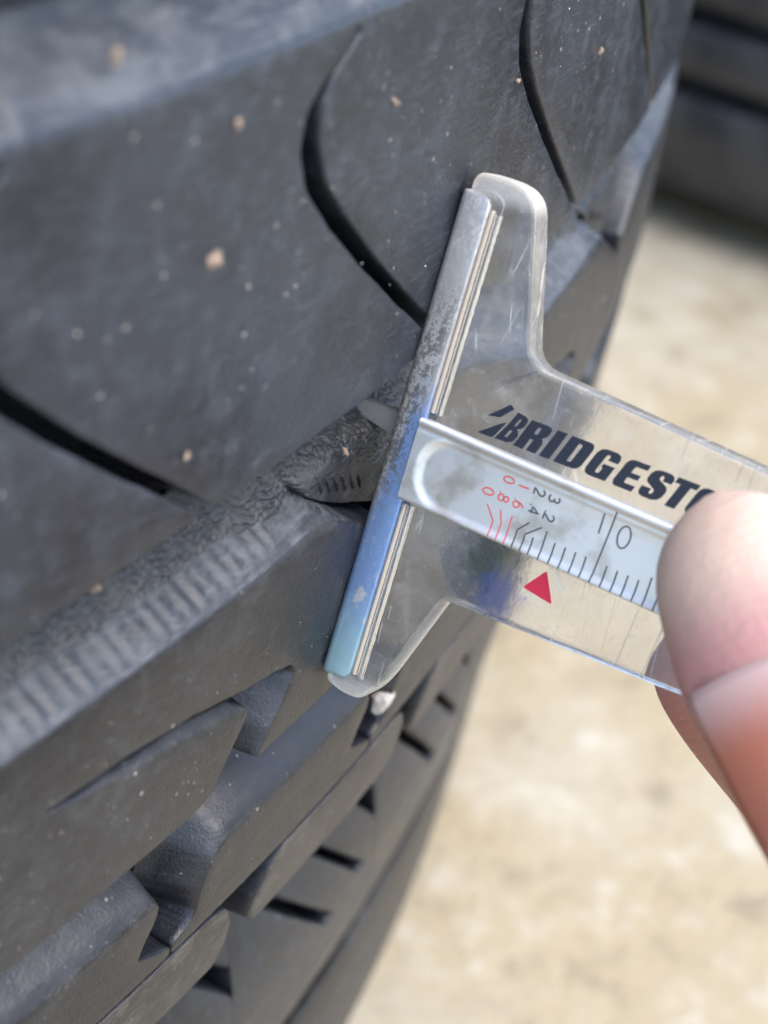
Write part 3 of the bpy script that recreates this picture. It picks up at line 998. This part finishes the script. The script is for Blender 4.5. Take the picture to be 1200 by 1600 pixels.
# ------------------------------------------------------------------ hand
def skin():
    k = N('skin')
    P = k.obj()
    n1 = k.noise(P, 90.0, 3.0, .55)
    n2 = k.noise(P, 900.0, 3.0, .6)
    c = k.mix(k.ramp(n1, .35, .7), (0.48, 0.235, 0.165), (0.46, 0.175, 0.125))
    x, y, z = k.sep(P)
    s = k.math('ADD', k.math('MULTIPLY', k.math('SUBTRACT', x, .0286), .72), k.math('MULTIPLY', k.math('SUBTRACT', y, .0006), -.70))
    c = k.mix(k.ramp(s, .009, .001), c, (0.54, 0.27, 0.25))
    c = k.mix(k.ramp(s, .003, -.003), c, (0.64, 0.46, 0.36))      # blanched by the pinch
    wv = k.n('ShaderNodeTexWave', {'Vector': k.scaled(P, (1, 1, .6), (0, 0, .8)), 'Scale': 420.0, 'Distortion': 5.0, 'Detail': 1.0, 'Detail Scale': .6})
    nb = k.bump(k.math('ADD', k.math('MULTIPLY', wv.outputs['Fac'], .16), k.math('ADD', n2, n1)), 0.00013, .7)
    k.bsdf(Base_Color=c, Roughness=.48, Normal=nb, Subsurface_Weight=.25, Subsurface_Radius=(.004, .0015, .001), Subsurface_Scale=.5)
    return k.m
M['skin'] = skin()
def nailm():
    k = N('nail')
    x, y, z = k.sep(k.n('ShaderNodeTexCoord').outputs['UV'])
    c = k.mix(k.ramp(x, -.02, .26), (0.62, 0.43, 0.40), (0.46, 0.16, 0.10))
    c = k.mix(k.ramp(x, .2, .9), c, (0.42, 0.15, 0.10))
    k.bsdf(Base_Color=c, Roughness=.38, Subsurface_Weight=.3, Subsurface_Radius=(.003, .0015, .001), Subsurface_Scale=.4, Coat_Weight=.3)
    return k.m
M['nail'] = nailm()

def finger_loft(pts, rings=20, seg=28, tip_flat=0.0):
    """pts: rows (n, b, m, half width, half thickness) from the tip to the root; returns a closed skin"""
    pts = np.array(pts, float)
    t = np.arange(len(pts)); tt = np.linspace(0, len(pts) - 1, rings * (len(pts) - 1))
    # smooth (Catmull-Rom) interpolation
    def cr(a):
        out = []
        for q in tt:
            i = min(int(q), len(pts) - 2); f = q - i
            p0, p1, p2, p3 = a[max(i - 1, 0)], a[i], a[i + 1], a[min(i + 2, len(pts) - 1)]
            out.append(.5 * (2 * p1 + (p2 - p0) * f + (2 * p0 - 5 * p1 + 4 * p2 - p3) * f * f + (3 * p1 - p0 - 3 * p2 + p3) * f ** 3))
        return np.array(out)
    C = np.stack([cr(pts[:, i]) for i in range(5)], -1)
    ax = np.gradient(C[:, :3], axis=0); ax /= np.linalg.norm(ax, axis=1, keepdims=True)
    up_ = np.array([0, 0, 1.0])
    V, F = [], []
    for c, a in zip(C, ax):
        s = np.cross(up_, a); s /= np.linalg.norm(s); u_ = np.cross(a, s)
        for j in range(seg):
            an = 2 * math.pi * j / seg
            V.append(c[:3] + s * c[3] * math.cos(an) + u_ * c[4] * math.sin(an))
    n = len(C)
    for i in range(n - 1):
        for j in range(seg):
            a, b = i * seg + j, i * seg + (j + 1) % seg
            F.append((a, b, b + seg, a + seg))
    F.append(list(range(seg))[::-1]); F.append([(n - 1) * seg + j for j in range(seg)])
    return np.array(V), F, C, ax
AX = np.array([.72, -.70])
def along(c, s, d=AX):
    return (c[0] + d[0] * s, c[1] + d[1] * s)
tc = (28.6, .6)
thumb = []
for s, w, th, mz in ((-6.1, .6, .5, 4.3), (-5.8, 2.3, 1.7, 4.5), (-4.6, 4.1, 3.0, 4.9), (-2.4, 5.4, 4.1, 5.6), (1, 6.1, 4.8, 6.8), (5, 6.4, 5.3, 8.3), (10, 6.4, 5.6, 10.3), (16, 6.3, 5.8, 12.6), (24, 6.5, 6.2, 15.0), (34, 7.0, 6.8, 15.5), (46, 8.5, 8.0, 11.0), (60, 10, 9.5, 2.0)):
    a = along(tc, s)
    dm = mz - np.interp(s, [-6, 1, 5, 10, 16, 24, 34, 46, 60], [4.3, 5.6, 6.2, 6.9, 7.6, 8.2, 7.0, 3.0, -3.0])
    pk = max(0, min(s, 34) - 6) * .10
    thumb.append((a[0] + .17 * dm + .7 * pk, a[1] + .27 * dm + .72 * pk, mz, w, th))
fi = (27.4, -9.4); DI = np.array([.86, -.51])
index = []
for s, w, th, mz in ((-5.9, .6, .5, -9.0), (-5.5, 2.4, 2.0, -9.0), (-4.2, 4.2, 3.6, -9.2), (-2, 5.3, 4.6, -9.4), (2, 5.8, 5.2, -9.6), (9, 5.9, 5.5, -10.2), (18, 6.3, 6.0, -12), (28, 6.6, 6.3, -14), (40, 7.2, 7, -15), (56, 8, 8, -14)):
    a = along(fi, s, DI); index.append((a[0], a[1], mz, w, th))
fm = (33.6, -12.2); DM = np.array([.88, -.47])
middle = []
for s, w, th, mz in ((-5.9, .6, .5, -16.0), (-5.5, 2.4, 2.0, -16.0), (-4.2, 4.2, 3.6, -16.2), (-2, 5.2, 4.6, -16.4), (2, 5.7, 5.2, -17), (9, 5.9, 5.6, -18), (18, 6.3, 6.0, -19), (28, 6.6, 6.4, -20), (40, 7.2, 7, -20), (56, 8, 8, -18)):
    a = along(fm, s, DM); middle.append((a[0], a[1], mz, w, th))
palm = [(66, -42, -6, 3, 3), (68, -43, -6, 9, 12), (73, -46, -7, 14, 17), (82, -51, -8, 19, 18), (96, -58, -9, 22, 16), (112, -66, -10, 21, 14), (128, -74, -10, 17, 12), (150, -86, -10, 15, 11.5)]
HV, HF, nv = [], [], 0
for q in (thumb, index, middle, palm):
    V, F, C, A_ = finger_loft(q)
    HV.append(V); HF += [tuple(i + nv for i in f) for f in F]; nv += len(V)
    if q is thumb:
        TC, TA = C, A_
HV = np.vstack(HV)
# nail bed: press a shallow bed with a fold round it into the thumb
ax3 = np.array([AX[0], AX[1], .0]); sd3 = np.array([.70, .72, 0])
CSS = (TC[:, 0] - tc[0]) * AX[0] + (TC[:, 1] - tc[1]) * AX[1]
rel = HV - np.array([tc[0], tc[1], 0])
s_ = rel[:, 0] * AX[0] + rel[:, 1] * AX[1]; w_ = rel[:, 0] * .70 + rel[:, 1] * .72
CW = (TC[:, 0] - tc[0]) * .70 + (TC[:, 1] - tc[1]) * .72
w_ = w_ - np.interp(s_, CSS, CW)
NS0, NS1, NW = 3.4, 21.0, 4.8
nth = len(thumb) * 0 + len(finger_loft(thumb)[0])
ontop = (np.arange(len(HV)) < nth) & (HV[:, 2] > np.interp(s_, CSS, TC[:, 2]) + .5)
e = np.maximum(np.abs(w_) - NW, s_ - NS1)
fold = .42 * np.exp(-((e - .55) / .5) ** 2) - .35 * (1 / (1 + np.exp((e + .25) / .12)))
fold = np.where(ontop, fold, 0) * np.clip((s_ - 2.0) / 2.0, 0, 1)
HV[:, 2] += fold
hme = mesh('hand', HV * MM, HF)
hand = link('hand', hme, None, M['skin'])
bmn = bmesh.new(); bmn.from_mesh(hme); bmesh.ops.recalc_face_normals(bmn, faces=bmn.faces); bmn.to_mesh(hme); bmn.free()
hand.matrix_world = mat
md = hand.modifiers.new('weld', 'REMESH'); md.mode = 'VOXEL'; md.voxel_size = .0006; md.use_smooth_shade = True
md2 = hand.modifiers.new('soften', 'SMOOTH'); md2.factor = .5; md2.iterations = 3
tag(hand, 'hand with thumb and fingertips pinching the clear plastic depth gauge', 'hand')

def nail_mesh():
    V, F, UV = [], [], []
    ns, nw = 26, 21
    cs = (TC[:, 0] - tc[0]) * AX[0] + (TC[:, 1] - tc[1]) * AX[1]
    for i in range(ns):
        t = i / (ns - 1)
        for j in range(nw):
            f = j / (nw - 1) * 2 - 1
            s = NS0 + (NS1 - .2 - NS0) * t + .5 * f * f * (1 - t)
            hw = np.interp(s, cs, TC[:, 3]); ht = np.interp(s, cs, TC[:, 4]); mz = np.interp(s, cs, TC[:, 2])
            w = f * NW * (1 - .25 * max(0, (t - .8) / .2) ** 2)
            z = mz + ht * math.sqrt(max(0, 1 - (w / (hw * 1.12)) ** 2)) + .12 * (1 - t)
            a = along(tc, s)
            wo_ = w + np.interp(s, cs, CW)
            V.append((a[0] + .70 * wo_, a[1] + .72 * wo_, z))
            UV.append((t, j / (nw - 1)))
    for i in range(ns - 1):
        for j in range(nw - 1):
            a = i * nw + j
            F.append((a, a + nw, a + nw + 1, a + 1))
    me = mesh('nail', np.array(V) * MM, F)
    uvl = me.uv_layers.new(name='UVMap')
    for lp in me.loops:
        uvl.data[lp.index].uv = UV[lp.vertex_index]
    return me
nail = link('thumb_nail', nail_mesh(), hand, M['nail'])
sm = nail.modifiers.new('thick', 'SOLIDIFY'); sm.thickness = .0004; sm.offset = 0

# ------------------------------------------------------------------ crumbs and grit
def lump(name, size, seed, flat_=.6):
    r = np.random.default_rng(seed)
    bm = bmesh.new()
    bmesh.ops.create_icosphere(bm, subdivisions=2, radius=1.0)
    for v in bm.verts:
        k = 1 + .35 * math.sin(3 * v.co.x + seed) * math.cos(2.6 * v.co.y + 2 * seed) + r.normal(0, .12)
        v.co = Vector((v.co.x * k * size[0], v.co.y * k * size[1], v.co.z * k * size[2])) * MM
    me = bpy.data.meshes.new(name); bm.to_mesh(me); bm.free()
    return me
def on_tread(o, u, v, h, spin=0.0):
    p = to3(u, v, h)
    x = Vector((-math.sin(u / RU), math.cos(u / RU), 0)); zc = Vector((math.cos(u / RU), math.sin(u / RU), 0)); y = zc.cross(x)
    a = x * math.cos(spin) + y * math.sin(spin); b = zc.cross(a)
    m_ = Matrix.Identity(4)
    for i in range(3):
        m_[i][0], m_[i][1], m_[i][2] = a[i], b[i], zc[i]
    m_.translation = Vector(p) + Vector((0, 0, TZ))
    o.matrix_world = m_
CR = [(-23.3, 127.3, (.75, .6, .35), 'crumb', 'largest brown crumb, stuck on the wide rib left of the gauge'),
      (-30.3, 140.0, (.55, .45, .3), 'crumb', 'tan crumb on the sloping edge at the upper left'),
      (-21.7, 134.6, (.5, .35, .2), 'crumb', 'faint brown crumb below the sloping edge, left of the curved cut'),
      (-5.1, 131.4, (.55, .22, .15), 'crumb', 'thin brown chip right of the top of the curved cut'),
      (-28.3, 105.8, (.5, .42, .35), 'crumb', 'round orange-brown crumb in the cracked groove above the ridges'),
      (-25.0, 115.4, (.3, .25, .2), 'crumb', 'small tan crumb near the lower edge of the wide rib, above a white speck'),
      (33.5, 124.5, (.45, .3, .25), 'crumb', 'tan crumb between the two dark cuts at the upper right'),
      (14.2, 127.5, (.28, .25, .2), 'crumb', 'tiny tan crumb left of the dark cut at the upper right')]
for i, (u, v, s, mt, lb) in enumerate(CR):
    h = -3.9 if v < 107 else (-1.0 if v > 139 else 0)
    o = link('crumb', lump('crumb', tuple(q * .8 for q in s), i + 3), None, M[mt])
    on_tread(o, u, v, h + s[2] * .45, i * .8)
    tag(o, lb, 'crumb', 'crumbs on the tread')
o = link('pebble', lump('pebble', (1.25, .8, .8), 21), None, M['pale'])
on_tread(o, 9.2, 72.8, -.5, .5)
tag(o, 'pale pebble wedged in the tread gap below the gauge', 'pebble')
o = link('wood_splinter', lump('splinter', (.62, .16, .12), 33), None, M['crumb'])
on_tread(o, -3.4, 104.6, -1.65, -.9)
tag(o, 'tiny orange splinter lying in the groove beside the gauge blade', 'splinter')

# loose dust flecks over the tread
V, F = [], []
r = np.random.default_rng(11)
for i in range(200):
    u = r.uniform(-45, 75); z = r.choice([r.uniform(111, 137), r.uniform(85, 101), r.uniform(111, 137)])
    a = r.uniform(0, 6.28); L = r.lognormal(-3.1, .5); w = L * r.uniform(.25, .8)
    c, s = math.cos(a), math.sin(a)
    b0 = len(V)
    for dx, dy, dh in ((-L, -w, .01), (L * .8, -w * .7, .012), (L, w, .012), (-L * .7, w * .8, .01), (0, 0, .03 + w * .5)):
        V.append(to3(u + dx * c - dy * s, z + dx * s + dy * c, dh))
    F += [(b0, b0 + 1, b0 + 4), (b0 + 1, b0 + 2, b0 + 4), (b0 + 2, b0 + 3, b0 + 4), (b0 + 3, b0, b0 + 4)]
o = link('dust_flecks', mesh('dust flecks', np.array(V), F, False), tyre, M['pale'])
o.location.z = TZ
tag(o, kind='stuff')
